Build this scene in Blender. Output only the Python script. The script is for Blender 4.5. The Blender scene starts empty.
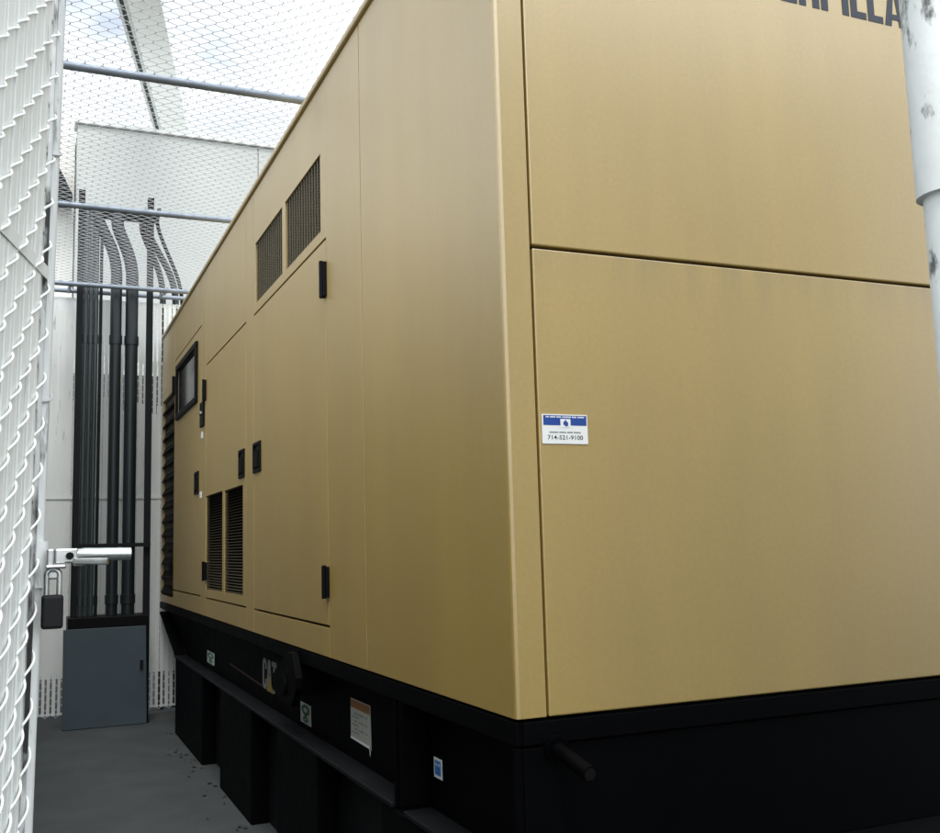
import bpy, math, random
from mathutils import Vector as V, Matrix
random.seed(7)
C = bpy.context.scene.collection
PI = math.pi
LWH = 2.55

# ------------------------------------------------------------------ helpers
class MB:
    """Collects boxes, tubes, prisms; build() links them as one mesh object."""
    def __init__(s): s.v = []; s.f = []
    def add(s, vs, fs):
        n = len(s.v); s.v += [tuple(p) for p in vs]; s.f += [tuple(i + n for i in f) for f in fs]
    def box(s, x0, x1, y0, y1, z0, z1, fr=None):
        P = [(x0,y0,z0),(x1,y0,z0),(x1,y1,z0),(x0,y1,z0),(x0,y0,z1),(x1,y0,z1),(x1,y1,z1),(x0,y1,z1)]
        if fr: P = [fr(*p) for p in P]
        s.add(P, [(0,3,2,1),(4,5,6,7),(0,1,5,4),(1,2,6,5),(2,3,7,6),(3,0,4,7)]); return s
    def prism(s, poly, a, b, fr):
        """poly of (u,v); extruded along n from a to b; fr(u,v,n) -> point"""
        k = len(poly)
        P = [fr(u, v, a) for u, v in poly] + [fr(u, v, b) for u, v in poly]
        F = [tuple(range(k))[::-1], tuple(range(k, 2*k))]
        for i in range(k):
            j = (i+1) % k; F.append((i, j, k+j, k+i))
        s.add(P, F); return s
    def tube(s, pts, r, n=8, caps=True, phase=0.0):
        pts = [V(p) for p in pts]; m = len(pts)
        rs = r if isinstance(r, (list, tuple)) else [r]*m
        t0 = (pts[1]-pts[0]).normalized()
        a = V((0,0,1)) if abs(t0.z) < .9 else V((1,0,0))
        u = t0.cross(a).normalized(); P = []
        for i in range(m):
            if i == 0: t = t0
            elif i == m-1: t = (pts[i]-pts[i-1]).normalized()
            else: t = ((pts[i+1]-pts[i]).normalized() + (pts[i]-pts[i-1]).normalized()).normalized()
            u = (u - t*u.dot(t)).normalized(); w = t.cross(u)
            for k in range(n):
                an = 2*PI*k/n + phase
                P.append(pts[i] + (u*math.cos(an) + w*math.sin(an))*rs[i])
        F = []
        for i in range(m-1):
            for k in range(n):
                k2 = (k+1) % n
                F.append((i*n+k, i*n+k2, (i+1)*n+k2, (i+1)*n+k))
        if caps: F += [tuple(range(n))[::-1], tuple((m-1)*n+k for k in range(n))]
        s.add(P, F); return s
    def ring(s, cu, cv, ro, ri, a, b, fr, n=24, a0=0, a1=2*PI, sv=1.0):
        full = abs(a1-a0-2*PI) < 1e-6
        m = n if full else n+1
        P = []
        for i in range(m):
            t = a0+(a1-a0)*i/n
            for rr in (ro, ri):
                for nn in (a, b): P.append(fr(cu+rr*math.cos(t), cv+sv*rr*math.sin(t), nn))
        F = []
        for i in range(n):
            p = 4*i; q = 4*((i+1) % m)
            F += [(p+1,q+1,q+3,p+3),(p,p+2,q+2,q),(p,q,q+1,p+1),(p+2,p+3,q+3,q+2)]
        s.add(P, F); return s
    def build(s, name, m, parent=None, smooth=False, bevel=0, seg=2):
        me = bpy.data.meshes.new(name); me.from_pydata(s.v, [], s.f); me.update()
        o = bpy.data.objects.new(name, me); C.objects.link(o)
        me.materials.append(m)
        if smooth:
            for p in me.polygons: p.use_smooth = True
            if smooth != 'all': me.set_sharp_from_angle(angle=math.radians(40))
        if bevel:
            b = o.modifiers.new('b', 'BEVEL'); b.width = bevel; b.segments = seg; b.limit_method = 'ANGLE'; b.angle_limit = math.radians(40)
        if parent: o.parent = parent
        return o

def tag(o, label, cat, group=None):
    o['label'] = label; o['category'] = cat
    if group: o['group'] = group
    return o
def thing(name, label, cat, group=None):
    o = bpy.data.objects.new(name, None); C.objects.link(o); o.empty_display_size = .1
    return tag(o, label, cat, group)
def structure(o): o['kind'] = 'structure'; return o
def lab(o, t): o['label'] = t; return o
def side(u, v, n): return (-n, -u, v)          # on the long side of the generator: u runs towards the viewer, n out of the face
def sidey(y, z, n): return (-n, y, z)
def front(u, v, n): return (u, -n, v)

# ------------------------------------------------------------------ materials
def mat(name, col, rough=.5, metal=0., spec=.5, var=0., vscale=3., vstretch=(1,1,1), bump=0., bscale=60., coat=0., coat_ior=1.5, coat_rough=.25,
        spots=None, rvar=0., grain=0., dents=0., streak=None):
    """Principled; var = colour variation by noise; spots = (colour, scale, threshold, stretch) worn patches of another colour"""
    m = bpy.data.materials.new(name); m.use_nodes = True
    nt = m.node_tree; N = nt.nodes; L = nt.links; b = N['Principled BSDF']
    b.inputs['Base Color'].default_value = (*col, 1); b.inputs['Roughness'].default_value = rough
    b.inputs['Metallic'].default_value = metal; b.inputs['Specular IOR Level'].default_value = spec
    b.inputs['Coat Weight'].default_value = coat; b.inputs['Coat Roughness'].default_value = coat_rough; b.inputs['Coat IOR'].default_value = coat_ior
    tc = N.new('ShaderNodeTexCoord')
    def noise(scale, stretch=(1,1,1), detail=5):
        mp = N.new('ShaderNodeMapping'); mp.inputs['Scale'].default_value = stretch
        L.new(tc.outputs['Object'], mp.inputs['Vector'])
        n = N.new('ShaderNodeTexNoise'); n.inputs['Scale'].default_value = scale; n.inputs['Detail'].default_value = detail
        n.inputs['Roughness'].default_value = .6
        L.new(mp.outputs['Vector'], n.inputs['Vector']); return n.outputs['Fac']
    out = None
    if var:
        n = noise(vscale, vstretch)
        r = N.new('ShaderNodeMapRange'); r.inputs['From Min'].default_value = .3; r.inputs['From Max'].default_value = .7
        r.inputs['To Min'].default_value = 1-var; r.inputs['To Max'].default_value = 1+var
        L.new(n, r.inputs['Value'])
        mx = N.new('ShaderNodeMix'); mx.data_type = 'RGBA'; mx.blend_type = 'MULTIPLY'; mx.inputs['Factor'].default_value = 1
        mx.inputs['A'].default_value = (*col, 1); L.new(r.outputs['Result'], mx.inputs['B']); out = mx.outputs['Result']
    if spots:
        sc, scale, th, st = spots
        n = noise(scale, st, 8)
        r = N.new('ShaderNodeMapRange'); r.inputs['From Min'].default_value = th; r.inputs['From Max'].default_value = th+.085
        L.new(n, r.inputs['Value'])
        mx = N.new('ShaderNodeMix'); mx.data_type = 'RGBA'
        L.new(r.outputs['Result'], mx.inputs['Factor'])
        if out: L.new(out, mx.inputs['A'])
        else: mx.inputs['A'].default_value = (*col, 1)
        mx.inputs['B'].default_value = (*sc, 1); out = mx.outputs['Result']
    if grain:
        n = noise(75, (1,1,1), 3)
        r = N.new('ShaderNodeMapRange'); r.inputs['From Min'].default_value = .3; r.inputs['From Max'].default_value = .7
        r.inputs['To Min'].default_value = 1-grain; r.inputs['To Max'].default_value = 1+grain
        L.new(n, r.inputs['Value'])
        mx = N.new('ShaderNodeMix'); mx.data_type = 'RGBA'; mx.blend_type = 'MULTIPLY'; mx.inputs['Factor'].default_value = 1
        L.new(out, mx.inputs['A']); L.new(r.outputs['Result'], mx.inputs['B']); out = mx.outputs['Result']
    if streak:                                     # dirt washed down from a seam at height streak[0]
        zt, ln, amt = streak
        sx = N.new('ShaderNodeSeparateXYZ'); L.new(tc.outputs['Object'], sx.inputs['Vector'])
        r1 = N.new('ShaderNodeMapRange'); r1.inputs['From Min'].default_value = zt-ln; r1.inputs['From Max'].default_value = zt
        L.new(sx.outputs['Z'], r1.inputs['Value'])
        p = N.new('ShaderNodeMath'); p.operation = 'POWER'; p.inputs[1].default_value = 2.2; L.new(r1.outputs['Result'], p.inputs[0])
        n = noise(9, (1,1,.10), 4)
        r2 = N.new('ShaderNodeMapRange'); r2.inputs['From Min'].default_value = .38; r2.inputs['From Max'].default_value = .68
        r2.inputs['To Max'].default_value = amt; L.new(n, r2.inputs['Value'])
        mu = N.new('ShaderNodeMath'); mu.operation = 'MULTIPLY'; L.new(p.outputs[0], mu.inputs[0]); L.new(r2.outputs['Result'], mu.inputs[1])
        mx = N.new('ShaderNodeMix'); mx.data_type = 'RGBA'; L.new(mu.outputs[0], mx.inputs['Factor'])
        L.new(out, mx.inputs['A']); mx.inputs['B'].default_value = (.09,.075,.035,1); out = mx.outputs['Result']
    if out: L.new(out, b.inputs['Base Color'])
    if rvar:
        n = noise(vscale*2.3)
        r = N.new('ShaderNodeMapRange'); r.inputs['To Min'].default_value = rough-rvar; r.inputs['To Max'].default_value = rough+rvar
        L.new(n, r.inputs['Value']); L.new(r.outputs['Result'], b.inputs['Roughness'])
    if bump:
        n = noise(bscale)
        bp = N.new('ShaderNodeBump'); bp.inputs['Strength'].default_value = bump; bp.inputs['Distance'].default_value = .004
        L.new(n, bp.inputs['Height']); L.new(bp.outputs['Normal'], b.inputs['Normal'])
        if dents:
            n = noise(1.7, (1,1,.8), 1)
            b2 = N.new('ShaderNodeBump'); b2.inputs['Strength'].default_value = dents; b2.inputs['Distance'].default_value = .05
            L.new(n, b2.inputs['Height']); L.new(b2.outputs['Normal'], bp.inputs['Normal'])
    return m

M = {}
TAN = dict(rough=.5, spec=.3, var=.075, vscale=2.6, vstretch=(1.3,1.3,.22), bump=.06, bscale=220, coat=.76, rvar=.05, coat_ior=2.5, coat_rough=.42, grain=.06, dents=.2)
M['tan'] = mat('tan_paint', (.318,.210,.036), **TAN)
M['tan_streak'] = mat('tan_paint_streaked', (.318,.210,.036), streak=(2.385, .24, .38), **TAN)
M['seam'] = mat('gasket_dark', (.05,.042,.025), .8)
M['dark'] = mat('black_plastic', (.0025,.0025,.003), .5, spec=.10)
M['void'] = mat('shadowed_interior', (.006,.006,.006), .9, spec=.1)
M['grille'] = mat('grille_paint', (.085,.07,.038), .5)
M['base'] = mat('black_chassis_paint', (.0008,.0009,.0014), .6, spec=.05, var=.3, vscale=4, rvar=.1)
M['tank'] = mat('tank_paint', (.005,.006,.007), .55, spec=.12, var=.25, vscale=3, rvar=.1)
M['glass'] = mat('window_glass', (.012,.015,.015), .08, spec=.35)
M['instrument'] = mat('instrument_grey', (.16,.17,.17), .5)
M['ink'] = mat('lettering_black', (.012,.017,.03), .5)
M['white'] = mat('sticker_white', (.74,.76,.76), .4)
M['blue'] = mat('sticker_blue', (.012,.055,.27), .4)
M['lightblue'] = mat('sticker_light_blue', (.06,.22,.5), .4)
M['green'] = mat('sticker_green', (.012,.17,.03), .4)
M['orange'] = mat('label_orange', (.23,.10,.03), .5)
M['paper'] = mat('label_paper', (.36,.37,.32), .55, var=.1, vscale=30)
M['grey'] = mat('print_grey', (.13,.14,.14), .5)
M['logo'] = mat('logo_white', (.24,.24,.23), .5)
M['yellow'] = mat('logo_yellow', (.26,.19,.03), .5)
M['red'] = mat('stripe_red', (.045,.014,.012), .6)
M['vinyl'] = mat('white_vinyl_slat', (.715,.745,.725), .42, var=.07, vscale=7, vstretch=(1,1,.15), spots=((.42,.43,.41), 30, .63, (1,1,.12)))
M['wire_white'] = mat('white_coated_wire', (.80,.82,.81), .35)
M['peel'] = mat('peeling_white_paint', (.60,.625,.615), .5, var=.07, vscale=10, spots=((.075,.08,.075), 26, .565, (1,1,.5)), bump=.2, bscale=50)
M['peel_gate'] = mat('flaking_white_paint', (.64,.665,.655), .5, spots=((.05,.055,.05), 22, .60, (1,1,.22)), bump=.2, bscale=50)
M['galv'] = mat('galvanised_pipe', (.20,.235,.28), .45, metal=.35, var=.15, vscale=9)
M['galvwire'] = mat('galvanised_wire', (.40,.41,.425), .5)
M['chrome'] = mat('zinc_plated_steel', (.40,.415,.41), .3, metal=1., var=.25, vscale=40)
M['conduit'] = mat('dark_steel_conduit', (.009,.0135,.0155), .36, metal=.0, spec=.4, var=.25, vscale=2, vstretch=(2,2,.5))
M['conduit_lit'] = mat('lit_steel_conduit', (.022,.031,.033), .36, metal=.0, spec=.5, var=.2, vscale=2.5, vstretch=(2,2,.5))  # lighter copy of the conduit steel, light on the pipes put into colour
M['strut'] = mat('dark_strut', (.005,.007,.008), .6, spec=.15)
M['panel'] = mat('slate_blue_panel', (.03,.048,.06), .5, var=.12, vscale=3)
M['lock'] = mat('padlock_black', (.004,.0045,.006), .45, spec=.2)
M['conc'] = mat('concrete_slab', (.036,.042,.043), .85, var=.2, vscale=2.6, spots=((.022,.024,.023), 7, .66, (1,1,1)), grain=.12, bump=.3, bscale=90)
M['asph'] = mat('asphalt', (.055,.056,.056), .9, var=.2, vscale=2, bump=.4, bscale=120)
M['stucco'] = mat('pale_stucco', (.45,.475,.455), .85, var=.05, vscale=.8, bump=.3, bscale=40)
M['stucco_shade'] = mat('shade_dark_stucco', (.03,.032,.032), .9, var=.1, vscale=1)  # colour darkened to stand in for shade behind the fence slats
M['stucco_grey'] = mat('shade_wall_stucco', (.20,.20,.19), .9, var=.08, vscale=1)
M['stucco_warm'] = mat('cream_stucco', (.70,.70,.66), .85, var=.04, vscale=.7)
M['cap'] = mat('parapet_metal', (.55,.57,.55), .5)
M['girder'] = mat('white_girder', (.82,.82,.80), .6, var=.04, vscale=1)
M['rail_dark'] = mat('dark_channel', (.03,.035,.04), .6)
M['grease'] = mat('dirt_joint', (.03,.03,.028), .9)

# ------------------------------------------------------------------ ground
g = MB(); g.add([(-400,-400,-.02),(400,-400,-.02),(400,400,-.02),(-400,400,-.02)], [(0,1,2,3)])
structure(g.build('ground', M['asph']))
g = MB(); g.box(-1.62, 3.6, -1.95, 8.6, -.10, 0)
structure(g.build('concrete_pad', M['conc']))

rl = random.Random(5); g = MB()
for i in range(34):
    y = rl.uniform(3.4, 6.9); x = -.012-abs(rl.gauss(0, .07)); r_ = rl.uniform(.006, .02); a_ = rl.uniform(0, 6.28); k_ = 5
    P_ = [(x+r_*math.cos(a_+j*2*PI/k_)*rl.uniform(.5,1.2), y+r_*1.5*math.sin(a_+j*2*PI/k_)*rl.uniform(.5,1.2), .004+rl.uniform(0,.008)) for j in range(k_)]
    g.add(P_+[(x, y, .012)], [(j, (j+1) % k_, k_) for j in range(k_)])
o = g.build('leaf_litter', mat('dry_litter', (.03,.026,.02), .9, var=.4, vscale=30)); o['kind'] = 'stuff'; tag(o, 'scattered dry leaf litter on the concrete along the black base', 'litter')

# ------------------------------------------------------------------ the generator
W, LEN, ZB, ZT = 2.56, 8.0, 1.085, 3.70
gen = thing('generator_set', 'large tan enclosed standby generator on a black skid, filling most of the yard', 'generator')
T = .03                                                     # sheet thickness of the panels
core = MB(); core.box(.032, W-.032, .032, LEN-.01, ZB+.004, ZT-.004)
core.build('inner_shell', M['seam'], gen)
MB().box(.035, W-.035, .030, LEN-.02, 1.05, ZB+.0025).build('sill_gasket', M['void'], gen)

def sp(name, y0, y1, z0, z1, parent=gen, m='tan', n0=-T, n1=0., bev=.001):
    return MB().box(-n1, -n0, y0, y1, z0, z1).build(name, M[m], parent, bevel=bev)
gv, gh = .0042, .0050                                        # half gaps
# corner wrap: long side sheet plus the narrow return on the front
prof = [(0,1.30-gv),(0,.012),(.003,.004),(.012,0),(.0905,0),(.0905,T),(T,T),(T,1.30-gv)]
mb = MB(); mb.prism(prof, ZB, ZT, lambda u, v, n: (u, v, n))
mb.build('corner_panel', M['tan'], gen, bevel=.0015)
sp('side_panel', 1.30+gv, 1.828-gv, ZB, ZT)
sp('side_panel', 1.828+gv, 3.446-gv, ZB, 1.214-gh)                       # sill strip under the near door
sp('side_panel', 3.446+gv, 3.676-gv, ZB, ZT)                             # mullion post
sp('side_panel', 3.676+gv, 5.222-gv, ZB, 1.214-gh)
sp('side_panel', 3.676+gv, 5.222-gv, 2.952+gh, ZT)
sp('side_panel', 5.222+gv, 5.45-gv, ZB, ZT)
sp('side_panel', 5.45+gv, 7.06-gv, ZB, 1.218-gh)
sp('side_panel', 5.45+gv, 7.06-gv, 3.31+gh, ZT)
sp('side_panel', 7.06+gv, LEN, 3.05, ZT)
sp('side_panel', 7.06+gv, LEN, ZB, 1.15)
sp('side_panel', 7.955, LEN, 1.152, 3.048)

def holed(y0, y1, z0, z1, holes, name, parent):
    """flat sheet with rectangular openings, as one mesh"""
    ys = sorted({y0, y1} | {h[0] for h in holes} | {h[1] for h in holes})
    zs = sorted({z0, z1} | {h[2] for h in holes} | {h[3] for h in holes})
    idx = {}; mbv = []; F = []
    def vid(i, j, k):
        if (i, j, k) not in idx:
            idx[(i, j, k)] = len(mbv); mbv.append((T*k, ys[i], zs[j]))
        return idx[(i, j, k)]
    solid = lambda i, j: 0 <= i < len(ys)-1 and 0 <= j < len(zs)-1 and not any(
        h[0]-1e-6 <= ys[i] and ys[i+1] <= h[1]+1e-6 and h[2]-1e-6 <= zs[j] and zs[j+1] <= h[3]+1e-6 for h in holes)
    for i in range(len(ys)-1):
        for j in range(len(zs)-1):
            if not solid(i, j): continue
            a = [vid(i,j,0),vid(i,j+1,0),vid(i+1,j+1,0),vid(i+1,j,0)]; b = [vid(i,j,1),vid(i,j+1,1),vid(i+1,j+1,1),vid(i+1,j,1)]
            F.append(tuple(a[::-1])); F.append(tuple(b))
            for (di, dj, p, q) in ((-1,0,0,1),(1,0,2,3),(0,1,1,2),(0,-1,3,0)):
                if not solid(i+di, j+dj): F.append((a[p],a[q],b[q],b[p]))
    m = MB(); m.add(mbv, F); o = m.build(name, M['tan'], parent)
    bpy.context.view_layer.update()
    import bmesh
    bm = bmesh.new(); bm.from_mesh(o.data); bmesh.ops.recalc_face_normals(bm, faces=bm.faces); bm.to_mesh(o.data); bm.free()
    b = o.modifiers.new('b', 'BEVEL'); b.width = .003; b.segments = 2; b.limit_method = 'ANGLE'; b.angle_limit = math.radians(60)
    return o

def grille(y0, y1, z0, z1, nv, nh, name, parent, tilt=False, m='grille', depth=.05):
    fr = MB()
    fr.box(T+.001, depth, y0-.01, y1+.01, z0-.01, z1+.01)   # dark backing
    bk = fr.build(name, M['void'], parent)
    gr = MB()
    for i in range(nv):
        y = y0+(y1-y0)*(i+.5)/nv; gr.box(.007, .012, y-.004, y+.004, z0, z1)
    for j in range(nh):
        z = z0+(z1-z0)*(j+.5)/nh; h = .26*(z1-z0)/nh
        if tilt:
            gr.add([(.004,y0,z-h*.55),(.004,y1,z-h*.55),(.024,y1,z+h*.7),(.024,y0,z+h*.7),
                    (.006,y0,z-h*.75),(.006,y1,z-h*.75),(.026,y1,z+h*.5),(.026,y0,z+h*.5)],
                   [(0,1,2,3),(7,6,5,4),(0,4,5,1),(2,6,7,3)])
        else: gr.box(.0135, .018, y0, y1, z-.003, z+.003)
    gr.build('mesh_screen' if not tilt else 'blades', M[m], bk)
    return bk

# upper strip with the two outlet grilles
h1, h2 = (2.69,3.392,3.003,3.368), (1.912,2.62,3.0,3.37)
holed(1.828+gv, 3.446-gv, 2.942+gh, ZT, [h1, h2], 'side_panel', gen)
for h in (h1, h2): grille(*h, 14, 24, 'outlet_grille', gen)

def hinge(y, z0, z1, parent, name='hinge', w=.05):
    mb = MB(); mb.box(-.016, .004, y-w/2, y+w/2, z0, z1)
    mb.tube([(-.018,y,z0-.006),(-.018,y,z1+.006)], .011, 10)
    return mb.build(name, M['dark'], parent, bevel=.003)
def handle(yc, zc, h, w, parent):
    fr = MB()
    a = (yc-w/2, yc+w/2, zc-h/2, zc+h/2); t = .018
    for (p, q, r, s) in ((a[0],a[1],a[2],a[2]+t),(a[0],a[1],a[3]-t,a[3]),(a[0],a[0]+t,a[2]+t,a[3]-t),(a[1]-t,a[1],a[2]+t,a[3]-t)):
        fr.box(-.010, .006, p, q, r, s)
    fr.box(-.0005, .004, a[0]+t-.002, a[1]-t+.002, a[2]+t-.002, a[3]-t+.002)
    ho = fr.build('handle', M['dark'], parent, bevel=.002)
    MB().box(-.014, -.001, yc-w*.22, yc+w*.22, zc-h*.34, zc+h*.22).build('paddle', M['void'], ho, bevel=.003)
    return ho

# near door
d = sp('access_door', 1.83+gv, 3.444-gv, 1.216+gh, 2.940-gh); lab(d, 'large plain tan door nearest the front corner')
hinge(1.842, 2.672, 2.832, d); hinge(1.846, 1.340, 1.472, d); handle(3.335, 2.085, .175, .20, d)
# middle door with two intake grilles
v1, v2 = (4.505,5.205,1.28,1.96), (3.778,4.43,1.281,1.955)
d = holed(3.678+gv, 5.220-gv, 1.216+gh, 2.950-gh, [v1, v2], 'access_door', gen); lab(d, 'tan door with two slatted intake grilles at its foot')
for h in (v1, v2): grille(*h, 0, 36, 'intake_grille', d, tilt=True)
handle(3.80, 2.085, .175, .17, d)
hinge(5.205, 1.345, 1.475, d); hinge(5.235, 2.685, 2.84, d)
# far door with the control window
wy0, wy1, wz0, wz1 = 5.64, 6.86, 2.73, 3.225
d = holed(5.45+gv, 7.06-gv, 1.220+gh, 3.31-gh, [(wy0+.05,wy1-.05,wz0+.05,wz1-.05)], 'access_door', gen); lab(d, 'farthest tan door, with the dark control window')
fr = MB(); t = .05
for (p, q, r, s) in ((wy0,wy1,wz0,wz0+t),(wy0,wy1,wz1-t,wz1),(wy0,wy0+t,wz0+t,wz1-t),(wy1-t,wy1,wz0+t,wz1-t)): fr.box(-.022, .01, p, q, r, s)
fr.build('window_frame', M['dark'], d, bevel=.008)
MB().box(.004, .010, wy0+t-.004, wy1-t+.004, wz0+t-.004, wz1-t+.004).build('window_pane', M['glass'], d)
hinge(7.03, 3.0, 3.16, d); hinge(7.09, 1.35, 1.47, d, w=.07)
lk = MB(); lk.box(-.016, .002, 5.285, 5.44, 2.50, 2.69); lk.build('lock_plate', M['dark'], d, bevel=.004)
lk = MB(); lk.tube([(-.016,5.36,2.60),(-.028,5.36,2.60)], .02, 14); lk.build('lock_cylinder', M['chrome'], d, smooth=True)
handle(5.655, 2.09, .175, .20, d)
for (yc, zc, h) in ((5.41, 2.44, .05), (5.46, 1.985, .05)):
    MB().box(-.004, .002, yc-.035, yc+.035, zc-h/2, zc+h/2).build('key_tag', M['white'], d)
# radiator louvre at the far end
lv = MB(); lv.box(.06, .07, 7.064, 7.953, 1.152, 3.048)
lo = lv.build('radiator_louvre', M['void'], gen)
bl = MB()
for i in range(14):
    z = 1.18+i*.134
    bl.add([(-.004,7.066,z),(-.004,7.95,z),(.055,7.95,z+.11),(.055,7.066,z+.11),(-.002,7.066,z-.006),(-.002,7.95,z-.006),(.057,7.95,z+.104),(.057,7.066,z+.104)],
           [(0,1,2,3),(7,6,5,4),(0,4,5,1),(2,6,7,3)])
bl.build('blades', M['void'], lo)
# roof and its lip
rf = MB(); rf.prism([(-.016,-.016),(W+.016,-.016),(W+.016,LEN+.016),(-.016,LEN+.016)], ZT+.002, ZT+.036, lambda u, v, n: (u, v, n))
rf.build('roof', M['tan'], gen, bevel=.01, seg=3)
# front panels
fx0 = .0905+.008
MB().box(fx0, W-.1, 0, T, ZB, 2.388-.005).build('front_panel', M['tan_streak'], gen, bevel=.004)
MB().box(fx0, W-.1, 0, T, 2.388+.005, ZT).build('front_panel', M['tan'], gen, bevel=.004)
MB().box(W-.092, W, 0, T, ZB, ZT).build('corner_panel', M['tan'], gen, bevel=.005)
MB().box(W-T, W, T+.002, LEN, ZB, ZT).build('side_panel', M['tan'], gen, bevel=.005)
MB().box(T+.002, W-T-.002, LEN-.008, LEN+.012, ZB, ZT-.002).build('end_panel', M['tan'], gen)

# lettering: heavy condensed capitals drawn as strokes
def letter(mb, ch, x, w, h, st, fr, n0, n1):
    R = lambda a, b, c, d_: mb.prism([(x+a,c),(x+b,c),(x+b,d_),(x+a,d_)], n0, n1, fr)
    P = lambda pts: mb.prism([(x+a, b) for a, b in pts], n0, n1, fr)
    hs = st*.85
    if ch == 'C':
        c = .22*w
        P([(c,0),(w-c,0),(w,c),(w,h*.34),(w-st,h*.34),(w-st,hs),(st,hs),(st,h-hs),(w-st,h-hs),(w-st,h*.66),(w,h*.66),(w,h-c),(w-c,h),(c,h),(0,h-c),(0,c)])
    elif ch == 'A':
        k = .3*w
        P([(0,0),(st,0),(w/2,h-.12*h),(w-st,0),(w,0),(w-k+.0,h),(k,h)])
        mb.prism([(x+w*.26,h*.17),(x+w*.74,h*.17),(x+w*.74,h*.17+hs*.8),(x+w*.26,h*.17+hs*.8)], n0, n1+.0004, fr)
    elif ch == 'T': R(w/2-st/2, w/2+st/2, 0, h-hs); R(0, w, h-hs, h)
    elif ch == 'E': R(0, st, 0, h); R(st, w, 0, hs); R(st, w*.9, h/2-hs/2, h/2+hs/2); R(st, w, h-hs, h)
    elif ch in 'RP':
        R(0, st, 0, h); R(st, w-.2*w, h-hs, h); R(st, w-.2*w, h*.42, h*.42+hs)
        P([(w-st,h*.42+.2*w),(w-st,h-.2*w),(w-.2*w,h-hs*.6),(w-.2*w,h),(w,h-.2*w),(w,h*.42+.2*w),(w-.2*w,h*.42),(w-.2*w,h*.42+hs*.6)])
        if ch == 'R': R(w-st, w, 0, h*.40)
    elif ch == 'I': R(0, st, 0, h)
    elif ch == 'L': R(0, st, 0, h); R(st, w, 0, hs)
wd = {'C':.085,'A':.097,'T':.085,'E':.07,'R':.088,'P':.085,'I':.03,'L':.07}
mb = MB(); xs = []; x = 1.067
seq = 'CATERPILLAR'; gap = .0085
start = 1.067 - (wd['C']+wd['A']+wd['T']+3*gap)
x = start
for ch in seq:
    letter(mb, ch, x, wd[ch], .15, .030, lambda u, v, n: (u, -n, v+3.327), -.0005, .0015); x += wd[ch]+gap
lab(mb.build('lettering', M['ink'], gen), 'bold black capitals across the top of the front')

def text_mesh(name, s, h, m, parent, fr, n, width=None, bold=.0):
    cu = bpy.data.curves.new(name, 'FONT'); cu.body = s; cu.size = 1; cu.offset = bold; cu.resolution_u = 3
    t = bpy.data.objects.new(name, cu); C.objects.link(t)
    bpy.context.view_layer.update()
    me = bpy.data.meshes.new_from_object(t.evaluated_get(bpy.context.evaluated_depsgraph_get()))
    bpy.data.objects.remove(t); bpy.data.curves.remove(cu)
    xs = [v.co.x for v in me.vertices]; ys = [v.co.y for v in me.vertices]
    x0, x1, y0, y1 = min(xs), max(xs), min(ys), max(ys); sx = (width or h*(x1-x0)/(y1-y0))/(x1-x0); sy = h/(y1-y0)
    for v in me.vertices: v.co = V(fr((v.co.x-x0)*sx, (v.co.y-y0)*sy, n))
    me.name = name; me.materials.clear(); me.materials.append(m)
    o = bpy.data.objects.new(name, me); C.objects.link(o); o.parent = parent
    return o

# service sign on the front
SX, SZ, SW, SH = .108, 1.823, .145, .083
o = MB().box(SX, SX+SW, -.0025, -.0002, SZ, SZ+SH).build('service_sign', M['white'], gen); lab(o, 'small white and blue sign with a phone number')
fs = lambda u, v, n: (SX+u, -n, SZ+v)
mb = MB(); mb.prism([(.004,.052),(SW-.003,.052),(SW-.003,SH-.003),(.004,SH-.003)], .0026, .0030, fs); mb.build('blue_band', M['blue'], o)
mb = MB(); mb.prism([(.058,.046),(.090,.046),(.090,.070),(.058,.070)], .0031, .0035, fs); mb.build('emblem_field', M['white'], o)
mb = MB(); mb.prism([(.072,.049),(.077,.049),(.077,.067),(.072,.067)], .0036, .0039, fs)
mb.prism([(.067,.053),(.0718,.053),(.0718,.064),(.067,.062)], .0036, .0039, fs); mb.prism([(.0772,.051),(.082,.049),(.082,.061),(.0772,.063)], .0036, .0039, fs)
mb.build('emblem', M['blue'], o)
def marks(u0, u1, v, h, words, n, fr, m, parent, name='fine_lettering'):
    mb = MB(); tot = sum(words)+len(words)-1; u = u0
    for w in words:
        k = max(1, int(w)); cell = (u1-u0)/tot
        for i in range(k): mb.prism([(u+cell*(i+.12),v),(u+cell*(i+.82),v),(u+cell*(i+.82),v+h*(.75+.25*((i*7+k) % 3)/2)),(u+cell*(i+.12),v+h)], n, n+.0003, fr)
        u += cell*(w+1)
    return mb.build(name, m, parent)
marks(.012, .135, .0735, .0042, [3,6,5,9,5,7], .0031, fs, M['white'], o)
marks(.022, .122, .030, .0045, [9,7,6,7], .0027, fs, M['grey'], o)
text_mesh('phone_number', '714-521-9100', .0125, M['ink'], o, lambda u, v, n: fs(u+.016, v+.0115, n), .0029, width=.113, bold=.012)

# ---- black skid
sk = MB()
X1 = W
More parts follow.
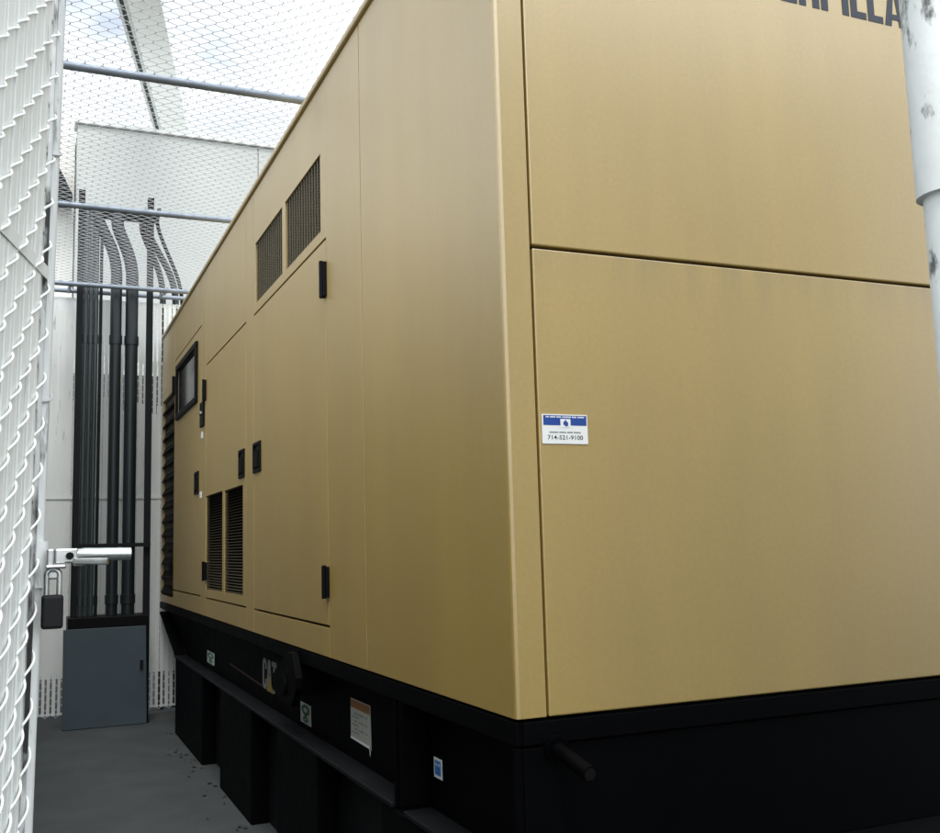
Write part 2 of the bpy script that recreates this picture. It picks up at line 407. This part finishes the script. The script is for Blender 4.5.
# long channel: top flange, recessed web, bottom flange, far end cut on a slope
sk.box(.002, .30, .01, 8.06, 1.012, 1.078)
skid = sk.build('skid_frame', M['base'], gen, bevel=.006)
wb = MB(); wb.prism([(.012,.652),(6.88,.652),(7.40,.79),(8.05,.98),(8.05,1.010),(.012,1.010)], -.13, -.10, sidey)
wb.build('skid_web', M['base'], skid)
lf = MB()
for (y0, y1) in ((1.02, 6.86), (.06, .90)): lf.box(-.008, .098, y0, y1, .640, .658)
lf.build('bottom_flange', M['tank'], skid, bevel=.004)
for yy in (.93, .995): MB().box(.0, .098, yy, yy+.012, .662, 1.01).build('gusset', M['base'], skid)
MB().box(-.002, .098, .012, .028, .655, 1.008).build('end_plate', M['base'], skid)
MB().prism([(6.88,.652),(6.90,.652),(8.05,.96),(8.05,.98)], -.098, 0., sidey).build('sloped_flange', M['base'], skid)
fm = MB(); fm.box(.07, X1-.01, .012, .06, .652, 1.010); fm.box(.02, X1-.01, .0, .011, 1.014, 1.076)
fm.box(.02, .13, .004, .0115, .655, 1.008)
fm.build('front_crossmember', M['base'], skid, bevel=.004)
fr_ = MB(); fr_.box(X1-.10, X1-.07, .062, 8.0, .652, 1.010); fr_.build('skid_web', M['base'], skid)
st = MB(); st.tube([(.116,.0,1.0),(.120,-.17,.965)], .021, 18)
st.tube([(.116,.01,1.002),(.1165,-.01,.998)], .036, 18)
st.build('pipe_stub', M['base'], gen, smooth=True)
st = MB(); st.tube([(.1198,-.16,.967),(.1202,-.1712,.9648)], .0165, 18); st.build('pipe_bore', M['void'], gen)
# lifting lug
lg = MB(); lg.prism([(2.30,.90),(2.40,.805),(2.66,.805),(2.80,.85),(2.80,.92),(2.46,1.06),(2.38,1.06),(2.30,.95)], 0., .035, sidey)
lg.box(.001, .098, 2.36, 2.64, .86, 1.0)
lgo = lg.build('lifting_lug', M['base'], gen, bevel=.004)
lg = MB(); lg.tube([(-.034,2.53,.895),(-.046,2.53,.895)], .045, 24); lg.build('boss', M['base'], lgo, smooth=True)
bt = MB(); bt.tube([(.10,1.115,.69),(.07,1.115,.69)], .022, 6); bt.build('bolt', M['tank'], gen)

# ---- tank under the skid with upright stiffeners
tk = MB(); tk.box(.10, X1-.08, .06, 6.84, .012, .636)
tank = tk.build('fuel_tank', M['tank'], gen, bevel=.006)
for (y0, y1) in ((5.35,6.84),(3.53,4.57),(2.06,2.86),(.70,1.16)):
    MB().box(.0, .099, y0, y1, 0.0, .637).build('stiffener', M['base'], tank, bevel=.005)
MB().box(.0, .36, .02, .058, 0.0, .648).build('front_leg', M['base'], tank, bevel=.005)
MB().box(X1-.36, X1, .02, .058, 0.0, .648).build('front_leg', M['base'], tank, bevel=.005)

# ---- stickers on the black side (web face at x = .07)
def wf(y0, z0): return lambda u, v, n: (.0998-n, y0-u, z0+v)          # u runs towards the viewer
def safety(y0, z0, w, h, name='safety_sticker'):
    f = wf(y0, z0)
    o = MB().prism([(0,0),(w,0),(w,h),(0,h)], .0005, .002, f).build(name, M['white'], gen)
    gm = MB()
    sv = (h*.30)/(w*.40)
    gm.ring(w*.5, h*.68, w*.40, w*.20, .0022, .003, f, 24, sv=sv*.85)
    gm.ring(w*.5, h*.22, w*.24, w*.08, .0022, .003, f, 20, sv=sv*.8)
    gm.prism([(w*.42,h*.34),(w*.60,h*.34),(w*.60,h*.48),(w*.42,h*.48)], .0022, .003, f)
    gm.build('green_symbol', M['green'], o)
    return o
lab(safety(2.75, .680, .205, .100), 'green and white sticker near the lifting lug')
lab(safety(5.74, .700, .33, .090), 'green and white sticker far along the skid')
f = wf(1.858, .742)
lbo = MB().prism([(0,0),(.262,0),(.285,-.012),(.278,.165),(0,.165)], .0005, .002, f).build('spec_label', M['paper'], gen)
lab(lbo, 'cream paper label with an orange heading, curling at one corner')
MB().prism([(.002,.128),(.272,.128),(.272,.160),(.002,.160)], .0022, .0027, f).build('heading', M['orange'], lbo)
for r in range(6): marks(.02+.03*(r % 2), .12+.12*((r*3) % 2), .024+.016*r, .007, [3,5,2], .0022, f, M['grey'], lbo)
cr = MB(); cr.add([f(0,-.004,.003),f(.262,-.008,.003),f(.312,-.030,.016),f(.300,-.012,.010),f(.262,.004,.003),f(0,.006,.003)], [(0,1,4,5),(1,2,3,4)])
cr.build('curled_edge', M['white'], lbo)
f = wf(.870, .765)
bo = MB().prism([(0,0),(.075,0),(.075,.066),(0,.066)], .0005, .002, f).build('notice_sticker', M['white'], gen); lab(bo, 'small blue sticker with a white border')
MB().prism([(.010,.010),(.064,.010),(.064,.058),(.010,.058)], .0022, .0027, f).build('blue_field', M['lightblue'], bo)
for r in range(3): marks(.016, .058, .016+.013*r, .006, [2,3], .0028, f, M['white'] if r == 2 else M['blue'], bo)
# maker's badge
f = wf(3.674, .742)
cm = MB()
for ch, u, w in (('C',0,.105),('A',.11,.13),('T',.245,.12)): letter(cm, ch, u, w, .175, .034, f, .0005, .002)
cmo = cm.build('badge_lettering', M['logo'], gen)
MB().prism([(.118,-.004),(.300,-.004),(.178,.085)], .0022, .003, f).build('badge_triangle', M['yellow'], cmo)
MB().prism([(-1.1,.030),(-.01,.0),(-.01,.012),(-1.1,.042)], .0005, .0015, f).build('badge_stripe', M['red'], cmo)

# ------------------------------------------------------------------ chain link
def chain(o, u, v, n, lu, lv, w, h, r, sub, sides, amp, hexa=False):
    """woven wires: each wire zigzags one column; columns pitch w, period h"""
    o, u, v, n = V(o), V(u).normalized(), V(v).normalized(), V(n).normalized()
    mb = MB()
    nw = int(lu/w)
    for k in range(nw):
        pts = []; ph = .5*(k % 2); T_ = lv/h; m = int(T_*2*sub)
        if hexa:
            for i in range(int(T_)):
                for s, a in ((.09,-1),(.41,1),(.59,1),(.91,-1)):
                    pts.append(o+u*((k+.5)*w+a*(w/2+r*.8))+v*((i+s+ph)*h)+n*(r*1.2*a))
            mb.tube(pts, r, sides, caps=False); continue
        for i in range(m+1):
            t = i/(2*sub)
            s = (t+ph) % 1.0
            tri = 4*s-1 if s < .5 else 3-4*s
            if sub > 1:
                c = -math.cos(2*PI*s); a = .35*tri+.65*c
                nn = amp*math.sin(2*PI*s)
            else: a = tri; nn = 0
            pts.append(o+u*((k+.5)*w+a*(w/2+r*.8))+v*(t*h)+n*nn)
        mb.tube(pts, r, sides, caps=False)
    return mb
def slats(o, u, v, n, lu, lv, w, width, th, gaps=None, ribs=True):
    o, u, v, n = V(o), V(u).normalized(), V(v).normalized(), V(n).normalized()
    mb = MB(); rnd = random.Random(3)
    for k in range(int(lu/w)):
        c = (k+.5)*w + rnd.uniform(-.0012,.0012); hw = width/2; off = rnd.uniform(-.0012,.0012)
        segs = gaps(k) if gaps else [(0, lv, hw)]
        for (a, b, q) in segs:
            prof = [(-q,-th*.25),(-q*.92,-th*.5),(q*.92,-th*.5),(q,-th*.25),(q,th*.25),(q*.92,th*.5),
                    (q*.40,th*.5),(q*.33,th*.40),(-q*.33,th*.40),(-q*.40,th*.5),(-q*.92,th*.5),(-q,th*.25)] if ribs else \
                   [(-q,-th/2),(q,-th/2),(q,th/2),(-q,th/2)]
            mb.prism(prof, a, b, lambda x, y, z: o+u*(c+x)+n*(y+off)+v*z)
    return mb

# ---- the open gate leaf at the left
lean = .0146
tip = V((-1.182, -.68, 0)); gd = V((-.247, -.969, 0)).normalized()
up = V((lean, 0, 1)); base0 = tip + V((-1.55*lean, 0, 0))
GL, GH, GZ = 1.22, 3.85, .06
hingep = base0 + gd*GL
gn = V((gd.y*-1, gd.x, 0)).normalized()
if gn.x < 0: gn = -gn
P0 = hingep + up*GZ
gate = thing('chain_link_gate', 'tall open chain link gate leaf with white privacy slats, along the left edge', 'gate')
ul = -gd
FR = .020
slats(P0+up*.04+ul*.03, ul, up, gn, GL-.062, GH-.08, .047, .0430, .006).build('privacy_slats', M['vinyl'], gate)
chain(P0+up*.03+ul*.03, ul, up, gn, GL-.028, GH-.06, .047, .075, .0022, 8, 6, .0080).build('wire_mesh', M['wire_white'], gate, smooth='all')
fr = MB()
a, b, c_, d_ = P0, P0+up*GH, P0+ul*GL+up*GH, P0+ul*GL
o_ = gn*-.012
fr.tube([d_+o_-up*.0, c_+o_], FR, 16)
gf = fr.build('gate_frame', M['peel_gate'], gate, smooth=True)
fr = MB(); fr.tube([a+o_, b+o_], FR, 16); fr.tube([a+o_+up*.02, d_+o_+up*.02], FR*.95, 16); fr.tube([b+o_-up*.02, c_+o_-up*.02], FR*.95, 16)
fr.build('gate_rail', M['peel_gate'], gf, smooth=True)
tb = MB(); t0 = hingep+ul*(GL-.0285)+up*(GZ+.02); tb.prism([(-.0035,-.003),(.0035,-.003),(.0035,.003),(-.0035,.003)], 0, GH-.05, lambda x, y, z: t0+ul*x+gn*y+up*z)
tb.build('gap_shade_strip', mat('flaked_gap_shade', (.60,.62,.61), .6, spots=((.022,.024,.023), 13, .47, (1,1,.3))), gate)  # flaked strip, dark patches painted in for the shaded gap beside the slats
# flat strip threaded across the slats
sz = 2.018
q0 = hingep+ul*.05+up*sz+gn*.0034; q1 = hingep+ul*(GL-.03)+up*sz+gn*.0034
sbm = MB(); sbm.prism([(0,-.010),((q1-q0).length,-.012),((q1-q0).length,.010),(0,.012)], 0, .0016, lambda x, y, z: q0+ul*x+up*y+gn*z)
sbm.build('lock_strip', M['vinyl'], gate)
# twisted wire ties at the frame
for z in (1.815, 2.24):
    ti = MB()
    cpt = tip+V((0,0,0))+up*(z-1.55*0)-V((1.55*lean,0,0))
    pts = []
    for i in range(15):
        an = -PI*.9+i*1.8*PI/14
        pts.append(cpt+gn*(-.012+.0225*math.cos(an))+V((gd.x,gd.y,0))*(.0225*math.sin(an))+up*(.012*math.sin(i*.5)))
    ti.tube(pts, .002, 6)
    ti.build('wire_tie', M['galvwire'], gate, smooth='all')
# fork latch
LP = V((-1.150, -.70, 1.548))
lt = MB()
lt.box(-1.170, -1.158, -.712, -.700, 1.520, 1.562)
lt.box(-1.158, -1.122, -.712, -.694, 1.538, 1.562)
lt.box(-1.172, -1.140, -.728, -.704, 1.530, 1.5365)
lt.box(-1.170, -1.146, -.716, -.702, 1.513, 1.527)
lt.box(-1.130, -1.112, -.716, -.690, 1.533, 1.541)
lat = lt.build('latch', M['chrome'], gate, bevel=.003)
ar = MB(); ar.tube([(-1.130,-.703,1.552),(-1.112,-.703,1.552),(-1.040,-.700,1.5505)], [.008,.0105,.0105], 20)
ar.build('latch_arm', M['chrome'], lat, smooth=True)
ar = MB(); ar.tube([(-1.128,-.715,1.541),(-1.078,-.735,1.5395)], .0055, 12); ar.build('latch_fork', M['chrome'], lat, smooth=True)
ar = MB(); ar.tube([(-1.135,-.712,1.550),(-1.135,-.722,1.550)], .006, 12); ar.build('rivet', M['dark'], lat)
ar = MB(); ar.tube([tip-V((1.55*lean,0,0))+up*1.50+gn*-.012, tip-V((1.55*lean,0,0))+up*1.575+gn*-.012], .027, 20); ar.build('collar', M['peel_gate'], lat, smooth=True)
# padlock
pl = thing('padlock', 'black padlock with a steel shackle hanging from the gate latch', 'padlock')
pb = MB(); pb.box(-1.176, -1.143, -.724, -.704, 1.435, 1.489); pb.build('lock_body', M['lock'], pl, bevel=.005, seg=3)
sh = MB(); pts = [(-1.169,-.714,1.485),(-1.169,-.714,1.520)]
for i in range(9): an = PI-PI*i/8; pts.append((-1.1595+.0095*math.cos(an), -.714, 1.520+.0095*math.sin(an)))
pts += [(-1.150,-.714,1.485)]; sh.tube(pts, .0044, 14); sh.build('shackle', M['chrome'], pl, smooth=True)

# ---- gate post at the right
px, py = -.166, -1.631
po = thing('gate_post', 'white round gate post with flaking paint at the right edge', 'post')
mb = MB(); mb.tube([(px+.012,py,0),(px+.004,py,1.2),(px,py,4.12)], .0365, 40); mb.build('pole', M['peel'], po, smooth=True)
mb = MB(); mb.tube([(px,py,1.957),(px,py,4.0)], .042, 48); mb.build('sleeve', M['peel'], po, smooth=True)
mb = MB(); mb.tube([(px,py,4.12),(px,py,4.14),(px,py,4.17)], [.044,.044,.015], 24); mb.build('post_cap', M['galv'], po, smooth=True)

# ---- fences
def fence(name, label, a, b, h, npanel, toprail=True, seamz=None, gaps=None, sides=3, sub=1, w=.047, skipmesh=False):
    a, b = V(a), V(b); u = (b-a).normalized(); L_ = (b-a).length; n = V((u.y, -u.x, 0))
    t = thing(name, label, 'fence', 'slatted chain link fences round the yard')
    slats(a+V((0,0,.05)), u, (0,0,1), n, L_, h-.08, w, .041, .007, gaps, ribs=False).build('privacy_slats', M['vinyl'], t)
    chain(a+V((0,0,.03)), u, (0,0,1), n, L_, h-.05, w, .075, .0022, sub, sides, .006).build('wire_mesh', M['wire_white'], t)
    for i in range(npanel+1):
        p = a+u*(L_*i/npanel)-n*.045
        MB().tube([p, p+V((0,0,h+.05))], .03, 16).build('fence_post', M['peel'], t, smooth=True)
    r = MB(); r.tube([a-n*.045+V((0,0,h)), b-n*.045+V((0,0,h))], .0215, 16); r.build('top_rail', M['galv'], t, smooth=True)
    if seamz:
        r = MB(); r.box(0, L_, -.016, -.009, seamz-.012, seamz+.012, fr=lambda x, y, z: tuple(a+u*x-n*y*-1+V((0,0,z)))); r.build('seam_strip', M['vinyl'], t)
    return t
BY = 8.15
rg = random.Random(11)
def bgap(k):
    x = -1.5+(k+.5)*.047
    s = []; q = .0205
    s.append((0, .02, q)); s.append((.02, .34, .0135+rg.uniform(-.002,.002)))
    z0 = .34
    if -.30 < x < .02 or rg.random() < .25:
        z1 = 2.98+rg.uniform(-.1,.1); s += [(z0, z1, q+.0022), (z1, z1+.42, .0165+rg.uniform(-.003,.002))]; z0 = z1+.42
    if x > -.1: s += [(z0, 3.45, q+.001), (3.45, 4.02, .0145+rg.uniform(-.002,.003)), (4.02, 4.06, q)]
    else: s += [(z0, 4.06, q+.0022)]
    return s
fence('slatted_fence', 'white slatted chain link fence closing the far end of the yard behind the conduits', (3.3,BY,0), (-1.52,BY,0), 4.17, 2, seamz=2.11, gaps=lambda k: bgap(101-k))
fence('slatted_fence', 'white slatted chain link fence running right from the gate post at the front', (3.35,-1.635,0), (-.10,-1.635,0), 4.05, 2)

# ---- mesh roof on pipes
RZ = 4.10
ro = thing('mesh_roof', 'chain link mesh roof over the yard, carried on grey pipes', 'mesh roof')
chain((-1.56,.62,RZ+.026), (1,0,0), (0,1,0), (0,0,1), 4.62, 7.0, .044, .098, .0020, 1, 4, .004, hexa=True).build('wire_mesh', M['galvwire'], ro)
for yy in (.65, 2.937, 5.215, 7.545):
    MB().tube([(-1.56,yy,RZ),(3.1,yy,RZ)], .0225, 18).build('cross_pipe', M['galv'], ro, smooth=True)
for xx in (-1.54, 3.08): MB().tube([(xx,.64,RZ+.002),(xx,8.12,RZ+.002)], .0205, 16).build('side_pipe', M['galv'], ro, smooth=True)
for xx in (-.90, -.03):
    mb = MB(); mb.tube([(xx-.014,7.545,RZ),(xx+.014,7.545,RZ)], .029, 16); mb.tube([(xx,7.545,RZ),(xx,8.15,4.17)], .016, 12)
    mb.build('brace_clamp', M['galv'], ro, smooth=True)

# ------------------------------------------------------------------ conduits, strut frame, cabinet
CY = 7.75
stf = thing('strut_frame', 'dark steel strut frame of two posts holding up the conduits', 'frame')
for xx, zt in ((-.806, 5.10), (-.160, 5.09)): MB().box(xx-.030, xx+.030, CY-.02, CY+.03, .02, zt).build('strut_post', M['strut'], stf, bevel=.002)
MB().box(-.83, -.134, CY-.075, CY-.052, 1.618, 1.655).build('cross_strut', M['strut'], stf)
MB().box(-.83, -.10, CY-.02, CY+.22, 4.895, 4.935).build('cable_tray', M['strut'], stf)
def bend(pts, r, k=12, rad=.20):
    """polyline with rounded corners"""
    P = [V(p) for p in pts]; out = [P[0]]
    for i in range(1, len(P)-1):
        a = (P[i-1]-P[i]); b = (P[i+1]-P[i]); ra = min(rad, a.length*.45, b.length*.45)
        s, e = P[i]+a.normalized()*ra, P[i]+b.normalized()*ra
        for j in range(k+1):
            t = j/k; out.append(s*(1-t)**2+P[i]*2*t*(1-t)+e*t*t)
    out.append(P[-1]); return out
CG = 'conduits rising from the cabinet'
def conduit(label, pts, r, m):
    mb = MB(); mb.tube(bend(pts, r), r, 20); o = mb.build('conduit', M[m], smooth=True); tag(o, label, 'conduit', CG)
    x, y = pts[0][0], pts[0][1]
    for z in (1.13, 3.62):
        MB().tube([(x,y,z-.045),(x,y,z-.043),(x,y,z+.043),(x,y,z+.045)], [r*1.02,r*1.14,r*1.14,r*1.02], 20).build('coupling', M[m], o, smooth=True)
    st_ = MB(); st_.tube([(x,y,1.636-.015),(x,y,1.636+.015)], r*1.09, 20); st_.box(x-r*1.05, x+r*1.05, y-.05, y-.01, 1.626, 1.646)
    st_.build('strap', M['strut'], o, smooth=True)
    return o
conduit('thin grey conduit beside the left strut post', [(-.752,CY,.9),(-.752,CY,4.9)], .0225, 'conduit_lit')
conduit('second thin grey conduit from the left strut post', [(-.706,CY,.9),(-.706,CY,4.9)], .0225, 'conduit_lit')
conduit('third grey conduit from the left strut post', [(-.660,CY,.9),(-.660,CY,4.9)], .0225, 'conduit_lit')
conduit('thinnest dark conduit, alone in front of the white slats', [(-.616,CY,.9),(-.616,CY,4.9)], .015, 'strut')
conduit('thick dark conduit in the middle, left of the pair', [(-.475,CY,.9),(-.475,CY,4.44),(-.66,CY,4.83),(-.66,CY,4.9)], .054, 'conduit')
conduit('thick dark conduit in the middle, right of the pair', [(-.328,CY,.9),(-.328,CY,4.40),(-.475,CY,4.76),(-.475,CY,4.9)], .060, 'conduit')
SG = 'slanting conduits seen through the mesh roof'
def slant(label, x0, z0, x1, z1, r, y=8.45, m='conduit'):
    dx = (x1-x0)/(z1-z0)
    mb = MB(); mb.tube(bend([(x0-.02,7.93,z0+.02),(x0,y-.1,z0),(x1,y,z1),(x1+.02,y,0.)], r, rad=.22), r, 18)
    o = mb.build('slanting_conduit', M[m], smooth=True); tag(o, label, 'conduit', SG)
slant('thick conduit slanting down right from the top of the right strut post', -.17, 4.98, .17, 4.40, .035, 8.42)
slant('thin conduit slanting farthest right over the fence', -.04, 5.02, .25, 4.38, .020, 8.50, 'strut')
slant('short conduit slanting under the cable tray, left of the right strut post', -.20, 4.90, .03, 4.42, .032, 8.34)
cab = thing('cabinet', 'low black cabinet with a slate blue front panel under the conduits', 'cabinet')
MB().box(-.862, -.150, 7.54, 7.96, 0, .985).build('cabinet_body', M['dark'], cab, bevel=.006)
mb = MB(); mb.prism([(-.893,.004),(-.168,.004),(-.182,.885),(-.898,.885)], 0, .02, lambda u, v, n: (u, 7.50+n+.02*v, v)); mb.build('front_panel', M['panel'], cab, bevel=.003)
lt_ = MB(); lt_.box(-.235, -.205, 7.485, 7.505, .50, .58); lt_.build('latch_handle', M['strut'], cab, bevel=.003)

# ------------------------------------------------------------------ buildings beyond
bl = thing('white_building', 'pale flat-roofed building with a plain parapet behind the far fence', 'building')
B0 = 12.0
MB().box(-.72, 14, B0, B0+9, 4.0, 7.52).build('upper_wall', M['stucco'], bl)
MB().box(-.70, 14, B0+.02, B0+8.9, -.02, 3.998).build('lower_wall', M['stucco_shade'], bl)
MB().box(-.76, 14, B0-.05, B0+.3, 7.522, 7.58).build('parapet_cap', M['cap'], bl, bevel=.01)
MB().box(1.787, 1.797, B0-.004, B0+.01, 4.1, 7.50).build('wall_joint', M['grease'], bl)
bl2 = thing('cream_building', 'brighter cream building wing seen in the narrow gap beside the gate', 'building')
MB().box(-9, -.735, B0+.4, B0+9, -.02, 7.85).build('wing_wall', M['stucco_warm'], bl2)
MB().box(-9, -1.62, -1.7, 5.2, -.02, LWH).build('shade_wall', M['stucco_grey'], bl2); MB().box(-9, -1.62, 5.202, B0+.398, -.02, 4.15).build('shade_wall', M['stucco_grey'], bl2)  # added unseen walls that shade the alley and the generator side
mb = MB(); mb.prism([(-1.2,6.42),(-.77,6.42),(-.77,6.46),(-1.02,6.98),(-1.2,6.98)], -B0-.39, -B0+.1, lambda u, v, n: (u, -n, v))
wedge = mb.build('dark_wedge', M['strut'], bl2)  # dark sloped wedge set against the wing wall
gi = thing('overhead_girder', 'white overhead girder with a dark slot, crossing high beyond the mesh roof', 'girder')
g0, gdir = V((0,11.0,9.0)), V((.218,.976,0)).normalized(); gr = V((gdir.y,-gdir.x,0))
gf_ = lambda u, v, n: tuple(g0+gdir*u+gr*v+V((0,0,n)))
mb = MB(); mb.box(-7, 14, -.185, .26, 0, .5, fr=gf_); mb.build('girder_box', M['girder'], gi)
mb = MB(); mb.box(-7, 14, -.235, -.186, 0, .2, fr=gf_); mb.box(-7, 14, -.335, -.295, 0, .2, fr=gf_); mb.build('slot_edge', M['cap'], gi)
mb = MB(); mb.box(-7, 14, -.294, -.236, .04, .19, fr=gf_); mb.build('slot', M['rail_dark'], gi)
mb = MB(); mb.box(9, 9.4, -.16, .24, -9.0, -.001, fr=gf_); mb.build('girder_column', M['girder'], gi)

# ------------------------------------------------------------------ light
SUN_EL, SUN_ROT = math.radians(55), math.radians(192)
w = bpy.data.worlds.new('World'); bpy.context.scene.world = w; w.use_nodes = True
nt = w.node_tree; N = nt.nodes; L = nt.links
bg = N['Background']; bg.inputs['Strength'].default_value = .13
sky = N.new('ShaderNodeTexSky'); sky.sky_type = 'NISHITA'; sky.sun_disc = False
sky.sun_elevation = SUN_EL; sky.sun_rotation = SUN_ROT; sky.dust_density = 3; sky.air_density = 1
tc = N.new('ShaderNodeTexCoord')
mp = N.new('ShaderNodeMapping'); mp.inputs['Scale'].default_value = (1,1,2.2); L.new(tc.outputs['Generated'], mp.inputs['Vector'])
nz = N.new('ShaderNodeTexNoise'); nz.inputs['Scale'].default_value = 2.6; nz.inputs['Detail'].default_value = 6; L.new(mp.outputs['Vector'], nz.inputs['Vector'])
rg_ = N.new('ShaderNodeMapRange'); rg_.inputs['From Min'].default_value = .40; rg_.inputs['From Max'].default_value = .56
rg_.inputs['To Min'].default_value = .05; rg_.inputs['To Max'].default_value = 1
L.new(nz.outputs['Fac'], rg_.inputs['Value'])
mx = N.new('ShaderNodeMix'); mx.data_type = 'RGBA'; L.new(rg_.outputs['Result'], mx.inputs['Factor'])
L.new(sky.outputs['Color'], mx.inputs['A']); sdir = (math.sin(SUN_ROT)*math.cos(SUN_EL), math.cos(SUN_ROT)*math.cos(SUN_EL), math.sin(SUN_EL))
vm = N.new('ShaderNodeVectorMath'); vm.operation = 'DOT_PRODUCT'; L.new(tc.outputs['Generated'], vm.inputs[0]); vm.inputs[1].default_value = sdir
cl = N.new('ShaderNodeMapRange'); cl.inputs['From Min'].default_value = -.3; cl.inputs['From Max'].default_value = 1
cl.inputs['To Min'].default_value = 7.0; cl.inputs['To Max'].default_value = 23; L.new(vm.outputs['Value'], cl.inputs['Value'])
vs = N.new('ShaderNodeVectorMath'); vs.operation = 'SCALE'; vs.inputs[0].default_value = (.955,1.0,1.03); L.new(cl.outputs['Result'], vs.inputs['Scale'])
L.new(vs.outputs['Vector'], mx.inputs['B'])
L.new(mx.outputs['Result'], bg.inputs['Color'])
sl = bpy.data.lights.new('sun', 'SUN'); sl.energy = 1.2; sl.angle = math.radians(20); sl.color = (1,.98,.95)
so = bpy.data.objects.new('sun', sl); C.objects.link(so)
sd = V((math.sin(SUN_ROT)*math.cos(SUN_EL), math.cos(SUN_ROT)*math.cos(SUN_EL), math.sin(SUN_EL)))
so.rotation_euler = (-sd).to_track_quat('-Z', 'Y').to_euler(); so.location = sd*30

# ------------------------------------------------------------------ camera
ya, pi_, ro_, F = .411136145, .12580611, -.02822980, 1011.22374
f = V((math.sin(ya)*math.cos(pi_), math.cos(ya)*math.cos(pi_), math.sin(pi_)))
r = V((math.cos(ya), -math.sin(ya), 0)); u = r.cross(f)
r2 = r*math.cos(ro_)+u*math.sin(ro_); u2 = -r*math.sin(ro_)+u*math.cos(ro_)
cd = bpy.data.cameras.new('camera'); cam = bpy.data.objects.new('camera', cd); C.objects.link(cam)
cam.matrix_world = Matrix(((r2.x,u2.x,-f.x,-1.19504483),(r2.y,u2.y,-f.y,-2.49004298),(r2.z,u2.z,-f.z,1.55),(0,0,0,1)))
cd.sensor_fit = 'HORIZONTAL'; cd.sensor_width = 36; cd.lens = F/940*36; cd.clip_start = .05; cd.clip_end = 2000
S = bpy.context.scene; S.camera = cam
S.view_settings.view_transform = 'Standard'; S.view_settings.look = 'None'; S.view_settings.gamma = 1
S.view_settings.use_curve_mapping = False; S.view_settings.exposure = 0.50
S.cycles.max_bounces = 8; S.cycles.diffuse_bounces = 4; S.cycles.use_denoising = True
